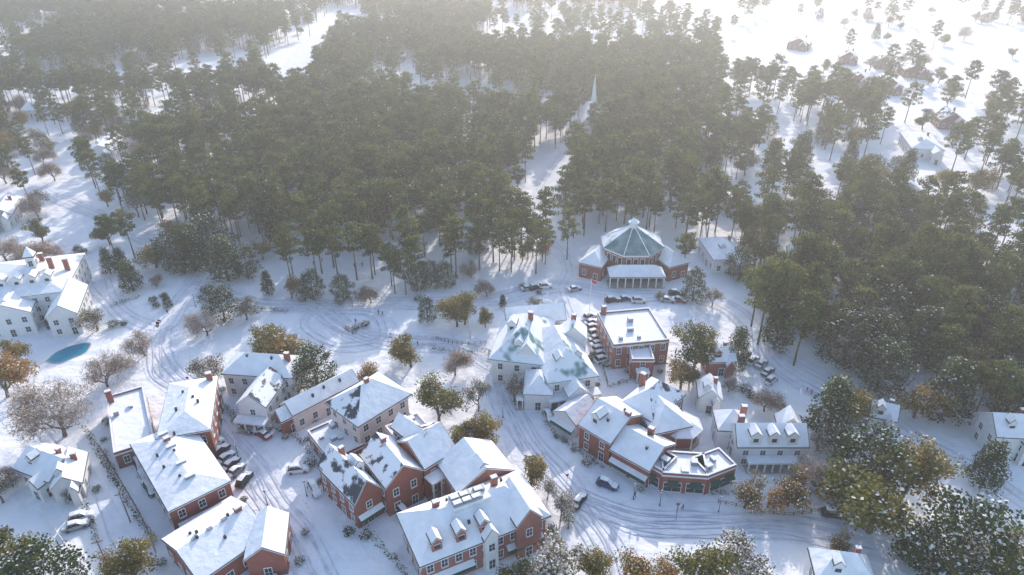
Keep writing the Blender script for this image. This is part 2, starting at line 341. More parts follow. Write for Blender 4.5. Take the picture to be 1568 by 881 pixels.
# 9
b=Bld('brick_gabled_house',(550,800))
T,W,D=b.blk((543,778),(588,750),(487,716),6.2,roof='gable',axis='y',rise=4,wall='brick_red',patch=(0,1)); b.awn(T,-W+.6,W-.6,-D+.4,3,1.2); b.chim(T,W*.3,D*.5,11.2,.5)
b.dorm(T,W*.5,0,8.3)
b.done()
b=Bld('brick_gabled_building',(640,740))
T,W,D=b.blk((590,752),(650,722),(545,700),7.5,roof='gable',axis='y',rise=3.4,wall='brick_red',patch=(0,)); b.chim(T,0,D*.4,12.3,.5)
T,W,D=b.blk((650,722),(702,690),(612,672),8,roof='gable',axis='x',rise=3.4,wall='brick_red',patch=(1,)); b.porch(T,-W,W,-D-2.5,-D+.3,6,5)
T,W,D=b.blk((640,690),(668,672),(600,655),9.3,roof='gable',axis='y',rise=2.5,wall='brick_red',patch=(1,),st=3)
T,W,D=b.blk((605,672),(655,650),(585,655),8,roof='flat',wall='stucco_cream',clutter=2)
b.done()
# 11 big brick building
b=Bld('large_brick_shop_building',(700,840))
T,W,D=b.blk((642,872),(845,792),(573,800),7.0,roof='hip',rise=4.0,wall='brick_pink',ov=.8,clutter=4,ws=2.4)
b.awn(T,-W+1.5,-W*.2,-D+.8,3.2,1.3); b.awn(T,W*.3,W-1.5,-D+.8,3.2,1.3)
for x in(-.7,-.35,0): b.dorm(T,W*x,-D*.62,9,1.1,1.4,'brick_pink')
T3=lambda x,y,z:T(x+W*.62,y-D*.45,z); b.core(T3,W*.22,D*.68,0,8.4,roof='gable',axis='y',rise=3,wall='brick_pink',st=2,ws=2.4)
T3=lambda x,y,z:T(x+W*.05,y-D*.8,z); b.core(T3,W*.13,D*.28,0,7.6,roof='gable',axis='y',rise=2.2,wall='siding_white',st=2,ws=2.4)
b.p['roof'].box(T,-W*.32,W*.22,-D*.22,D*.30,8.2,11.75,'siding_white'); b.p['roof'].box(T,-W*.33,W*.23,-D*.23,D*.31,11.753,12.0,'snow_roof')
for x,y in((-.24,-.08),(-.1,-.08),(.04,-.08),(-.24,.14),(-.1,.14),(.12,.14)): b.p['roof_vents'].box(T,W*x-1,W*x+1,D*y-.6,D*y+.6,12,12.5,'metal_grey'); b.p['roof_vents'].box(T,W*x-.85,W*x+.6,D*y-.45,D*y+.45,12.503,12.6,'snow_roof')
b.chim(T,W*.4,D*.3,12.5); b.chim(T,-W*.5,D*.3,11.6)
T,W,D=b.blk((700,760),(790,722),(660,712),7,roof='gable',axis='y',rise=3.3,wall='brick_pink'); b.dorm(T,0,-D*.5,9)
b.done()
# 12 white inn with green roof
b=Bld('white_inn_with_green_roof',(830,560))
kw=dict(wall='siding_white',rmat='teal_roof')
T,W,D=b.blk((747,552),(835,562),(775,485),7.2,roof='hip',rise=5.2,patch=(1,3),ov=.8,**kw); b.dorm(T,0,-D*.55,9.6,rmat='teal_roof'); b.dorm(T,-W*.4,0,11.2); b.chim(T,W*.2,D*.2,14.2)
T,W,D=b.blk((838,590),(918,578),(830,505),6.6,roof='hip',rise=4.3,patch=(1,3),ov=.7,**kw); b.dorm(T,-W*.3,-D*.5,8.6); b.dorm(T,W*.4,-D*.4,8.8); b.porch(T,-W,W,-D-2.2,-D+.6,3,7)
T,W,D=b.blk((800,606),(848,608),(812,568),4.4,roof='hip',rise=2.6,st=1,patch=(1,),**kw); b.porch(T,-W-1.5,-W+.3,-D,D,2.8,2)
T,W,D=b.blk((775,500),(868,492),(785,478),7.5,roof='gable',rise=3,patch=(1,),**kw)
T,W,D=b.blk((855,520),(900,522),(850,500),8.5,roof='gable',axis='y',rise=3,patch=(0,),**kw); b.chim(T,0,D*.5,13)
T,W,D=b.blk((790,545),(822,548),(785,500),8.6,roof='gable',axis='y',rise=3,patch=(1,),**kw)
T,W,D=b.blk((870,612),(905,606),(862,575),4.6,roof='gable',axis='y',rise=2.4,st=1,**kw)
b.done()
# 13 red brick
b=Bld('red_brick_building',(980,530))
T,W,D=b.blk((940,528),(1025,520),(920,478),7.5,roof='flat',wall='brick_pink',clutter=4,ws=2.6); b.chim(T,-W*.8,D*.9,9.5)
T,W,D=b.blk((968,550),(1002,550),(963,522),6,roof='flat',st=2,wall='brick_red'); b.porch(T,-W*.6,W*.6,-D-2,-D-.02,3,3)
b.done()
# 15 shops
b=Bld('brick_arcade_shops',(980,700))
T,W,D=b.blk((845,632),(882,655),(885,608),3.6,roof='gable',rise=2,st=1,wall='siding_white'); b.awn(T,-W+.5,W-.5,-D+.4,2.8)
T,W,D=b.blk((884,652),(935,683),(950,612),6.0,roof='gable',axis='x',rise=3,wall='brick_red',clutter=2); b.chim(T,W*.8,0,10.2); b.dorm(T,-W*.3,-D*.5,7.8)
T,W,D=b.blk((932,690),(995,725),(985,655),4.6,roof='gable',axis='x',rise=2.6,st=1,shop=True,wall='brick_red',clutter=2); b.awn(T,-W+.5,W-.5,-D+.4,2.9,1.3); b.chim(T,0,D*.5,8)
T,W,D=b.blk((945,620),(1000,650),(1010,585),6.3,roof='hip',rise=3.6,wall='brick_brown',patch=(1,)); b.chim(T,-W*.8,D*.2,10.8)
T,W,D=b.blk((1000,668),(1062,655),(1000,600),5.5,roof='hip',rise=3,wall='brick_pink',st=1)
for q0,q1,q2 in (((985,705),(1015,722),(1010,685)),((1015,724),(1085,729),(1018,690)),((1086,728),(1128,712),(1075,695))):
    T,W,D=b.blk(q0,q1,q2,5.2,roof='flat',st=1,shop=True,ws=3.2,wall='brick_red',clutter=2)
    for i in range(max(1,int(2*W/3.3))):
        n_=max(1,int(2*W/3.3)); xx=-W+(i+.5)*2*W/n_; b.awn(T,xx-1.1,xx+1.1,-D-.1,3.3,.9,snow=False)
c=G(1038,672)-b.o
def octa(mb,c,r,z0,z1,name,n=8,rt=None,a0=math.pi/8):
    rt=r if rt is None else rt
    V=[c+Vector((r*math.cos(a0+2*math.pi*i/n),r*math.sin(a0+2*math.pi*i/n),z0)) for i in range(n)]+[c+Vector((rt*math.cos(a0+2*math.pi*i/n),rt*math.sin(a0+2*math.pi*i/n),z1)) for i in range(n)]
    mb.add(V,[(i,(i+1)%n,n+(i+1)%n,n+i) for i in range(n)]+[tuple(range(n,2*n)),tuple(range(n-1,-1,-1))],name)
octa(b.p['porch'],c,4.6,0.01,.5,'stone'); octa(b.p['porch'],c,3.8,.5,4,'brick_red'); octa(b.p['porch'],c,4.9,4,4.25,'trim_white'); octa(b.p['roof'],c,4.8,4.26,6.3,'snow_roof',rt=.6)
for i in range(8):
    a=math.pi/8+i*math.pi/4; T=lambda x,y,z:c+Vector((x+4.5*math.cos(a),y+4.5*math.sin(a),z)); b.p['porch'].box(T,-.12,.12,-.12,.12,.5,4,'trim_white')
b.done()
# 16 white house right
b=Bld('white_house',(1170,700))
kw=dict(wall='siding_white')
T,W,D=b.blk((1128,688),(1240,688),(1125,652),5,roof='gable',axis='x',rise=3.2,**kw)
for x in(-.5,0,.5): b.dorm(T,W*x,-D*.5,6.8)
b.porch(T,-W*.7,W*.7,-D-2.0,-D+.4,2.6,7); b.chim(T,-W*.8,D*.2,10)
T,W,D=b.blk((1098,662),(1150,665),(1095,630),5,roof='hip',rise=3,**kw); b.chim(T,W*.6,0,9.5)
T,W,D=b.blk((1190,658),(1232,662),(1180,636),5,roof='gable',axis='y',rise=2.8,**kw)
b.done()
cottage('white_cottage',(1068,612),(1108,616),(1070,585)); cottage('white_cottage',(1092,400),(1150,398),(1090,365),5,roof='hip')
cottage('white_cottage',(1090,310),(1140,314),(1100,290)); cottage('white_cottage',(1395,228),(1448,232),(1400,205),5,roof='hip')
cottage('brick_cottage',(1085,558),(1130,556),(1085,535),4,wall='brick_red')
cottage('white_house',(1525,672),(1600,676),(1535,635),6,rise=3)
cottage('white_house',(1248,892),(1345,905),(1275,845),6,roof='hip',rise=3.5,patch=(1,))
for q in [((1300,122),(1332,125),(1303,112)),((1345,132),(1385,134),(1348,121)),((1205,66),(1240,69),(1207,59)),((1285,88),(1315,90),(1288,81)),((1385,108),(1425,110),(1390,99)),
          ((1340,95),(1370,97),(1342,88)),((1440,185),(1480,187),(1442,174)),((1255,130),(1290,133),(1257,122))]:
    cottage('brick_house',*q,h=4.5,rise=3.5,wall='brick_brown',rmat='shingle_dark',patch=(0,))
for q in [((355,192),(402,190),(360,172)),((300,205),(335,203),(300,188)),((212,182),(250,184),(215,168)),((222,215),(262,213),(222,196)),((182,285),(235,272),(180,258)),
          ((30,170),(70,172),(30,158)),((130,235),(175,232),(130,215)),((1370,290),(1410,292),(1372,275)),((1205,395),(1245,400),(1205,378)),((1330,640),(1375,650),(1335,620)),((-20,335),(20,330),(-15,310))]:
    cottage('white_cottage',*q,h=4.5,rise=2.6)
# 14 octagonal theatre
b=Bld('octagonal_brick_theatre',(967,425)); c=Vector((0,0,0)); R0=10.2
cen=G(967,418); b.o=Vector((cen.x,cen.y+4,0)); FOOT.append((b.o.copy(),Vector((1,0,0)),Vector((0,1,0)),17,17))
octa(b.p['walls'],c,R0-.8,0,8.6,'brick_red'); octa(b.p['walls'],c,R0-.55,8,8.6,'trim_white')
n=8; a0=math.pi/8; rf=b.p['roof']
ring=lambda r,z:[Vector((r*math.cos(a0+2*math.pi*i/n),r*math.sin(a0+2*math.pi*i/n),z)) for i in range(n)]
octa(rf,c,R0,8.601,8.85,'trim_white')
V=ring(R0,8.86)+ring(1.3,14)
for i in range(n): rf.add(V,[(i,(i+1)%n,n+(i+1)%n,n+i)],'slate_teal' if i in(4,5,6) else 'slate_snowy')
for i in range(n): rf.tube([V[i]+Vector((0,0,.05)),V[n+i]+Vector((0,0,.05))],[.13,.13],'snow_roof',5)
octa(b.p['roof'],c,1.2,13.9,15.6,'trim_white'); octa(rf,c,1.7,15.6,15.8,'trim_white'); octa(rf,c,1.6,15.81,17,'snow_roof',rt=.15); rf.tube([Vector((0,0,17)),Vector((0,0,19))],[.08,.03],'metal_grey',5)
for i in range(8):
    a=i*math.pi/4; r=(R0-.8)*math.cos(math.pi/8); u=Vector((-math.sin(a),math.cos(a),0)); nn=Vector((math.cos(a),math.sin(a),0))
    T=lambda x,y,z:nn*(r+y)+u*x+Vector((0,0,z))
    for x in(-2.1,0,2.1):
        b.p['windows'].box(T,x-.6,x+.6,.01,.06,5.3,7.3,'glass'); b.p['windows'].box(T,x-.75,x+.75,.005,.1,7.3,7.5,'trim_white'); b.p['windows'].box(T,x-.75,x-.6,.005,.1,5.1,7.3,'trim_white'); b.p['windows'].box(T,x+.6,x+.75,.005,.1,5.1,7.3,'trim_white')
def rotT(cx,cy,a): return lambda x,y,z:Vector((cx+x*math.cos(a)-y*math.sin(a),cy+x*math.sin(a)+y*math.cos(a),z))
b.core(rotT(-11,-2.5,-.45),4,6.5,0,4.8,roof='hip',rise=2.6,st=1,wall='brick_red')
b.core(rotT(11,-2.5,.45),4,6.5,0,4.8,roof='hip',rise=2.6,st=1,wall='brick_red')
Tw=lambda x,y,z:Vector((x,y-11.0,z)); b.core(Tw,8.6,3.2,3.6,3.7,roof='hip',rise=2.3,win=False,wall='trim_white')
for i in range(8): b.p['porch'].box(Tw,-8.1+i*16.2/7-.16,-8.1+i*16.2/7+.16,-2.9,-2.58,.02,3.6,'trim_white')
b.p['porch'].box(Tw,-8,8,.6,.9,.3,3.3,'awning_green'); b.p['porch'].box(Tw,-8.5,8.5,-3.1,2,0.01,.25,'stone')
b.done()
# church
b=Bld('white_church',(905,212)); FOOT.append((G(905,212)+Vector((0,6,0)),Vector((1,0,0)),Vector((0,1,0)),5,12))
b.core(lambda x,y,z:Vector((x,y+10,z)),5.5,11,0,7,roof='gable',axis='y',rise=5,wall='siding_white',st=1)
b.p['walls'].box(ID,-2.0,2.0,-4.2,-.2,0,14,'siding_white'); Z=Vector((0,-2.2,0))
octa(b.p['roof'],Z,1.7,14.01,18,'siding_white'); octa(b.p['roof'],Z,1.4,18.01,31,'siding_white',rt=.08)
for x in(-.9,.9): b.p['windows'].box(ID,x-.3,x+.3,-4.26,-4.21,9,11.5,'glass')
b.done()
# ---------------- pool ----------------
pp=smooth([G(*q) for q in[(72,553),(88,540),(112,530),(137,527),(130,540),(112,548),(92,556),(72,553)]],5)
c=sum(pp,Vector())/len(pp); FOOT.append((c.copy(),Vector((1,0,0)),Vector((0,1,0)),8,8))
m=MB(); m.add([Vector((p.x,p.y,.06)) for p in pp[:-1]],[tuple(range(len(pp)-1))],'pool_water')
o=[c+(p-c)*1.08 for p in pp[:-1]]; n=len(o)
m.add([Vector((p.x,p.y,.15)) for p in o]+[Vector((p.x,p.y,.15)) for p in pp[:-1]]+[Vector((p.x,p.y,.05)) for p in pp[:-1]],[(i,(i+1)%n,n+(i+1)%n,n+i) for i in range(n)]+[(n+i,n+(i+1)%n,2*n+(i+1)%n,2*n+i) for i in range(n)],'stone')
obj('swimming_pool',m.mesh('swimming_pool'))
# ---------------- trees ----------------
def rv():
    while 1:
        v=Vector((U(-1,1),U(-1,1),U(-1,1)))
        if .05<v.length<1: return v.normalized()
def clump(mb,c,r,n,sz,mats,flat=.65,snow=.08,asp=1.0):
    base=random.choice(mats)
    for _ in range(n):
        d=rv(); q=r*(R()**.4); p=c+Vector((d.x*q,d.y*q,d.z*q*flat))
        sn=R()<snow*(1.7 if d.z>0.1 else .5)
        if sn: nrm=(Vector((0,0,1))+rv()*.5).normalized(); p.z+=.08*r
        else: nrm=(rv()+d*.5).normalized()
        a=nrm.cross(rv()).normalized(); b2=nrm.cross(a); s=sz*U(.6,1.3)*.5; a=a*s*asp; b2=b2*s
        mb.add([p-a-b2*.5,p+a*.2-b2,p+a+b2*.3,p-a*.3+b2],[(0,1,2,3)],'snow_leaf' if sn else (base if R()<.6 else random.choice(mats)))
def pine(seed,h=22,dens=1.0,snow=.07,mats=('needles_a','needles_b','needles_c'),cb=.52,cw=3.9):
    random.seed(seed); mb=MB(); lean=Vector((U(-1,1),U(-1,1),0))*.6
    def tp(t): return Vector((lean.x*t*t,lean.y*t*t,h*t))
    mb.tube([tp(t) for t in(0,.2,.4,.6,.8,.97)],[.28,.23,.19,.15,.10,.03],'bark_pine',7)
    nl=20
    for i in range(nl):
        t=cb+(.97-cb)*(i+R()*.8)/nl; k=(t-cb)/(1-cb); L=cw*(math.sin(math.pi*min(1,k*.75+.22))**.7)*U(.6,1.12); az=i*2.4+U(-.5,.5)
        d=Vector((math.cos(az),math.sin(az),0)); p=tp(t); e=p+d*L+Vector((0,0,L*U(.15,.5))); m_=p+d*L*.5+Vector((0,0,L*.1))
        mb.tube([p,m_,e],[.09,.06,.02],'bark_pine',4,False)
        clump(mb,e,U(1.15,1.75),int(62*dens),.52,mats,snow=snow)
        if L>2: clump(mb,m_+rv()*.5+Vector((0,0,.5)),U(1.1,1.6),int(42*dens),.54,mats,snow=snow)
    clump(mb,tp(.97),1.6,int(80*dens),.52,mats,.8,snow)
    return mb.mesh('pine')
def broad(seed,h=11,mats=('leaf_olive',),snow=.1,ct=110,cr=1.25,spread=.95,base=.25,bark='bark_grey',sz=.25,asp=1.0,lv=3):
    random.seed(seed); mb=MB(); tips=[]
    def br(p,d,L,r,l):
        e=p+d*L; m_=p+d*L*.5+rv()*L*.08
        mb.tube([p,m_,e],[r,r*.8,r*.55],bark,5 if l<2 else 3,False)
        if l>=lv: tips.append(e); return
        tips.append(m_) if l==lv-1 else None
        for i in range(3 if l else 5):
            nd=(d*.75+rv()*spread*.9+Vector((0,0,.22))).normalized(); br(e if R()<.7 else m_,nd,L*U(.6,.85),r*.55,l+1)
    br(Vector((0,0,0)),Vector((U(-.08,.08),U(-.08,.08),1)).normalized(),h*base,.28*h/11,0)
    for t in tips:
        clump(mb,t,cr*U(.7,1.25),int(ct*U(.6,1.2)),sz,mats,.75,snow,asp)
    return mb.mesh('tree')
def dome(seed,h=10,mats=('leaf_dark',),snow=.12,w=3.6,con=0.0,nc=46,ct=95,sz=.27):
    random.seed(seed); mb=MB(); mb.tube([Vector((0,0,0)),Vector((.1,0,h*.5)),Vector((0,.1,h*.95))],[.25,.15,.03],'bark_grey',6)
    for i in range(nc):
        t=.12+.86*(i+R())/nc; az=i*2.4+U(-.4,.4); prof=(math.sin(math.pi*min(1,t*.8+.15))**.7)*(1-con)+(1-t)*con
        rr=w*prof*U(.55,1.05); e=Vector((math.cos(az)*rr,math.sin(az)*rr,h*t))
        mb.tube([Vector((0,0,max(.5,h*t-rr*.5))),e],[.06,.02],'bark_grey',3,False)
        clump(mb,e,U(.9,1.5),ct,sz,mats,.8,snow)
    return mb.mesh('tree')
PINES=[pine(i+1,U(19,22.5),1,[.005,.01,.015][i%3],cb=[.42,.50,.38,.46,.54,.40,.48][i],cw=[4.4,3.9,4.8,3.8,4.3,5.0,3.5][i]) for i in range(7)]
TREES=dict(
 oak=('oak_tree',[broad(21,11,('leaf_olive','leaf_yellow','needles_c'),.03),broad(22,11,('leaf_olive','needles_c'),.04),broad(26,11,('leaf_olive','leaf_dark2','needles_c'),.05,cr=1.1)],11),
 yel=('oak_tree',[broad(23,11,('leaf_yellow','leaf_olive'),.04),broad(24,11,('leaf_yellow','leaf_olive','leaf_orange'),.06,ct=85)],11),
 org=('autumn_tree',[broad(25,11,('leaf_orange','leaf_yellow'),.08,ct=85)],11),
 bare=('bare_tree',[broad(31,11,('twig','twig_frost'),0,ct=36,sz=.75,asp=.09,cr=1.5,lv=4),broad(32,11,('twig','twig','twig_frost'),0,ct=36,sz=.8,asp=.09,cr=1.5,lv=4)],11),
 frost=('frosted_tree',[broad(41,10,('leaf_dark2','leaf_olive','twig_frost','twig'),.12,ct=85,sz=.22),broad(42,10,('leaf_dark2','twig_frost','twig'),.16,ct=75,sz=.22)],10),
 dark=('magnolia_tree',[dome(51,mats=('leaf_dark','leaf_dark2'),snow=.06),dome(52,snow=.08,mats=('leaf_dark','leaf_dark2','needles_a'))],10),
 ced=('cedar_tree',[dome(53,con=.6,w=3,mats=('leaf_dark2','needles_b'),snow=.04),dome(54,con=.75,w=3.2,mats=('leaf_dark','needles_a'),snow=.06)],10),
 pine=('pine_tree',PINES,22))
random.seed(99)
def tree(k,x,y,h,wide=1.0):
    nm,ms,nom=TREES[k]; p=G(x,y); s=h/nom
    obj(nm,random.choice(ms),(p.x,p.y,-.05),U(0,6.28),(s*wide,s*wide,s))
TL=[('bare',55,410,14,1.3),('bare',10,400,12,1.2),('frost',150,505,10,1.2),('ced',205,445,10,1.2),('ced',190,420,9,1),('ced',258,472,5,1),('bare',318,514,10,1.1),('dark',345,492,11,1),('frost',378,490,10,1.1),('dark',325,475,8,1),
('frost',318,592,13,1),('yel',438,560,16,1.25),('oak',410,545,13,1.1),('dark',488,600,13,1),('oak',462,580,11,1.1),('org',12,608,17,1.1),('yel',30,560,11,1),('bare',165,592,12,1.2),('bare',222,545,10,1),('bare',100,668,18,1.15),
('oak',40,915,17,1.2),('dark',80,930,14,1.2),('oak',-10,880,16,1.1),('yel',212,900,13,1.1),('yel',180,890,9,1),('bare',20,745,8,1),('frost',5,770,9,1),
('yel',630,562,12,1.1),('yel',615,555,9,1),('org',447,458,11,1),('dark',480,460,10,.9),('frost',468,462,8,1),('dark',527,463,9,1),('bare',568,465,8,1),('frost',560,463,7,1),('ced',412,452,8,.9),('pine',605,450,17,1),('pine',622,452,15,1),('dark',640,445,9,1),
('dark',682,442,9,1),('oak',700,500,15,.9),('yel',712,497,13,1),('dark',655,494,8,.9),('oak',743,502,9,.8),('bare',745,455,8,1),('bare',722,425,8,1),('pine',765,415,17,1),('pine',783,417,19,1),('ced',856,493,6,.9),('frost',820,475,6,1.1),('ced',770,470,4,1),
('bare',697,575,11,.9),('oak',672,648,15,1.1),('frost',733,630,12,.8),('yel',735,696,14,.95),('oak',715,690,11,.9),('org',575,600,11,1.1),('frost',788,614,10,.9),('yel',812,750,13,.8),('frost',858,798,11,.7),('frost',838,765,7,.8),
('frost',850,915,14,1.3),('oak',800,915,11,1.2),('yel',905,900,11,1),('yel',975,905,14,.9),('oak',1050,915,17,1),('yel',1020,900,10,1),('frost',1132,895,16,1),('frost',1110,880,9,1),('yel',1205,775,11,1.2),('yel',1140,778,10,1.2),('bare',1225,745,9,1.2),('org',1175,777,9,1.1),
('ced',1262,676,17,1.05),('frost',1250,690,8,1.2),('oak',1330,815,25,1.1),('dark',1310,770,18,1.1),('yel',1375,770,20,1.1),('dark',1445,890,19,1.15),('frost',1480,900,14,1.2),('oak',1550,905,14,1.1),('frost',1530,860,11,1.1),('ced',1500,748,12,1),('dark',1400,870,10,1.1),
('oak',1060,570,19,.95),('yel',1042,595,14,.95),('oak',1085,555,13,.9),('dark',1060,462,11,.9),('pine',1045,420,16,1),('ced',1125,565,12,1),('pine',1160,528,24,1),('pine',1175,520,26,1.1),('ced',1185,535,15,1),('pine',1215,560,22,1),('bare',1170,630,10,1),('frost',1115,600,6,1),('frost',1090,470,8,1),
('oak',1055,590,9,1),('frost',1460,880,9,1.2),('oak',1290,700,9,1.1),('yel',1280,850,7,1.2),('frost',1010,460,4,1.2),('dark',900,418,3.5,1.2),('ced',170,420,9,1),('bare',240,440,6,1),('frost',115,765,5,1),('org',830,400,11,.8),('pine',835,405,16,.9),('pine',868,398,18,.9),('oak',800,400,12,.8),
('ced',300,415,16,1.3),('ced',350,430,15,1.2),('dark',270,412,13,1.2),('dark',380,425,11,1.1),('oak',240,410,14,1.1),('oak',1300,640,14,1.1),('dark',1340,600,15,1.1),('yel',1400,640,15,1.1),('ced',1440,640,16,1.2),('oak',1480,600,15,1.1),('dark',1520,580,14,1.2),('oak',1560,620,14,1.1),
('dark',1350,520,16,1.2),('ced',1400,560,17,1.2),('dark',1290,560,16,1.2),('oak',1250,520,15,1.2),('ced',1460,520,16,1.2),('dark',1180,480,14,1.1),('ced',1230,470,15,1.2),('oak',280,380,15,1.2),('dark',330,400,16,1.2),('pine',1150,500,21,1),('pine',1195,500,22,1)]
for t in TL: tree(*t)
def inpoly(x,y,P):
    c=False;n=len(P);j=n-1
    for i in range(n):
        xi,yi=P[i];xj,yj=P[j]
        if (yi>y)!=(yj>y) and x<(xj-xi)*(y-yi)/(yj-yi)+xi: c=not c
        j=i
    return c
def GP(P): return [tuple(G(*q).xy) for q in P]
ZON=[([(-400,440),(1568+500,440),(1568+500,-60),(-400,-60)],.58,'pine'),
 ([(-300,430),(180,420),(230,300),(420,200),(420,170),(-300,170)],.50,'mix'),
 ([(225,405),(330,425),(400,405),(430,375),(540,380),(650,383),(770,398),(880,388),(900,340),(1060,330),(1080,200),(1000,190),(300,205),(210,300)],.93,'pine'),
 ([(780,365),(760,315),(795,270),(830,230),(875,240),(870,300),(850,365)],.14,'pine'),
 ([(1050,240),(1120,215),(1290,190),(1330,250),(1420,330),(1568,430),(1700,520),(1700,700),(1560,690),(1420,630),(1280,590),(1215,560),(1180,520),(1150,440),(1085,350)],.66,'mixp'),
 ([(1095,345),(1060,290),(1080,265),(1150,285),(1150,350)],.12,'mix'),
 ([(1330,260),(1340,165),(1568,140),(2100,300),(2100,520),(1568,430),(1420,345)],.13,'mixp'),
 ([(1500,330),(1510,190),(1700,150),(1800,300),(1600,400)],.32,'pine'),
 ([(1100,175),(1095,60),(1060,38),(1000,20),(1000,-60),(2200,-60),(2200,150),(1568,140),(1340,165),(1290,190)],.018,'mix'),
 ([(1095,195),(1085,130),(1290,150),(1300,190)],.65,'pine'),
 ([(760,62),(740,25),(1070,18),(1095,75),(980,62)],.10,'pine'),
 ([(430,155),(400,115),(425,75),(490,35),(510,12),(565,12),(545,55),(500,105),(480,155)],.03,'pine'),
 ([(-50,150),(-50,118),(120,108),(390,115),(390,150),(150,155)],.10,'pine'),
 ([(570,170),(570,135),(700,128),(725,165)],.10,'pine'),
 ([(310,32),(330,5),(480,3),(490,25)],.10,'pine'),
 ([(1110,28),(1150,20),(1180,22),(1140,32)],.35,'pine'),([(1290,30),(1330,24),(1390,34),(1360,42)],.3,'mix'),([(1480,38),(1510,28),(1600,30),(1600,44)],.3,'mix'),([(1210,24),(1230,16),(1270,17),(1260,26)],.35,'pine'),
 ([(1295,118),(1330,98),(1430,100),(1440,135),(1340,140)],.16,'mix'),
 ([(100,400),(60,360),(60,330),(170,380)],.1,'mix'),
 ([(-400,430),(230,430),(400,440),(430,378),(225,378),(180,400),(-400,400)],0.03,'mix')]
ZON=[(GP(P),d,k) for P,d,k in ZON]
random.seed(5)
def blocked(p):
    for c,u,v,a,b2 in FOOT:
        q=p-c
        if abs(q.x)<45 and abs(q.y)<45 and abs(q.dot(u))<a+3.0 and abs(q.dot(v))<b2+3.5: return True
    for P,wd in ROADW:
        for s in P[::2]:
            if (s.x-p.x)**2+(s.y-p.y)**2<(wd/2+1.8)**2: return True
    return False
SETS={}
sp=6.6; y=60.0; cnt=0
while y<1500:
    hw=110+y*0.95; x=-hw
    while x<hw:
        p=Vector((x+U(-.48,.48)*sp,y+U(-.48,.48)*sp,0)); x+=sp*(1 if y<700 else 1.25)
        z=None
        for zo in ZON:
            if inpoly(p.x,p.y,zo[0]): z=zo
        if z is None:
            if p.y>1000: z=(0,.45 if p.x<250 else .03,'pine')
            else: continue
        d=z[1]; nz=noise.noise(p*0.012)+.5*noise.noise(p*.035)
        if .4<=d<.9: d=max(.05,min(.95,d+nz*(1.4 if p.y>330 else .8)))
        if R()>d: continue
        if y<600 and blocked(p): continue
        k='pine' if (z[2]=='pine' and R()<.95) or (z[2]=='mixp' and R()<.48) or (z[2]=='mix' and R()<.45) else random.choice(['dark','ced','oak','oak','ced','dark','oak','yel'] if z[2]!='mix' else ['dark','ced','oak','bare','frost','yel','bare','oak'])
        ms=TREES[k][1]; i=random.randrange(len(ms)); s=U(.72,1.08) if k=='pine' else U(.8,1.4)
        if z[2]=='mixp' and k!='pine': s*=1.2
        SETS.setdefault((k,i),[]).append((p.x,p.y,s)); cnt+=1
    y+=sp*(1 if y<700 else 1.25)
NM=dict(pine='pine_forest',dark='magnolia_grove',ced='cedar_grove',oak='oak_grove',bare='bare_tree_grove',frost='frosted_tree_grove',yel='oak_grove',org='autumn_grove')
for (k,i),L in sorted(SETS.items()):
    mb=MB()
    for x,y,s in L:
        a=U(0,6.28); h=s*.5*math.sqrt(2)
        mb.add([Vector((x+h*math.cos(a+j*math.pi/2),y+h*math.sin(a+j*math.pi/2),0)) for j in range(4)],[(0,1,2,3)],'bark_pine')
    par=obj(NM[k],mb.mesh(NM[k])); par.instance_type='FACES'; par.use_instance_faces_scale=True; par.instance_faces_scale=1; par.show_instancer_for_render=False; par.show_instancer_for_viewport=False
    obj(TREES[k][0]+'_crown_and_trunk',TREES[k][1][i],parent=par)
print('trees',cnt)
# ---------------- shrubs & hedges ----------------
def shrubmesh(seed,snow):
    random.seed(seed); mb=MB()
    for i in range(7):
        a=i*.9; mb.tube([Vector((0,0,0)),Vector((.5*math.cos(a),.5*math.sin(a),.7))],[.04,.02],'bark_grey',3,False)
        clump(mb,Vector((.5*math.cos(a),.5*math.sin(a),U(.5,.9))),.55,60,.20,('leaf_dark2','leaf_dark'),.8,snow)
    return mb.mesh('shrub')
SH=[shrubmesh(1,.22),shrubmesh(2,.38),shrubmesh(3,.3)]
random.seed(18)
def shrub(x,y,s): p=G(x,y); obj('snowy_shrub',random.choice(SH),(p.x,p.y,0),U(0,6),s)
def hedge(pp,h=1.3,snow=.3):
    P=smooth([G(*q) for q in pp],6); mb=MB(); o=P[0]
    for i in range(len(P)-1):
        L=(P[i+1]-P[i]).length; n=max(1,int(L/.8))
        for j in range(n):
            p=P[i].lerp(P[i+1],(j+.5)/n)-o; clump(mb,p+Vector((U(-.2,.2),U(-.2,.2),h*.5)),h*.6,26,.28,('leaf_dark2','leaf_dark'),.9,snow)
    obj('snowy_hedge',mb.mesh('hedge'),o)
for q in [[(158,690),(190,760),(240,835)],[(128,655),(150,690),(178,745)],[(130,770),(150,830)],[(835,650),(860,672),(925,720)],[(930,595),(975,580)],[(330,610),(360,640),(375,660)],[(1060,745),(1100,757),(1150,748)],
          [(1250,720),(1275,760)],[(400,475),(440,478)],[(660,535),(700,540),(750,540)],[(1215,640),(1240,655),(1300,690)],[(560,810),(590,845),(620,880)],[(440,655),(470,690),(482,715)],[(0,560),(60,575)],[(170,470),(215,455)],[(555,500),(530,505),(545,512)]]: hedge(q)
for _ in range(170):
    c,u,v,a,b2=random.choice(FOOT[:36]); s=random.choice((-1,1))
    if R()<.5: p=c+u*U(-a,a)+v*s*(b2+U(.9,2.5))
    else: p=c+v*U(-b2,b2)+u*s*(a+U(.9,2.5))
    obj('snowy_shrub',random.choice(SH),(p.x,p.y,0),U(0,6),U(.7,1.4))
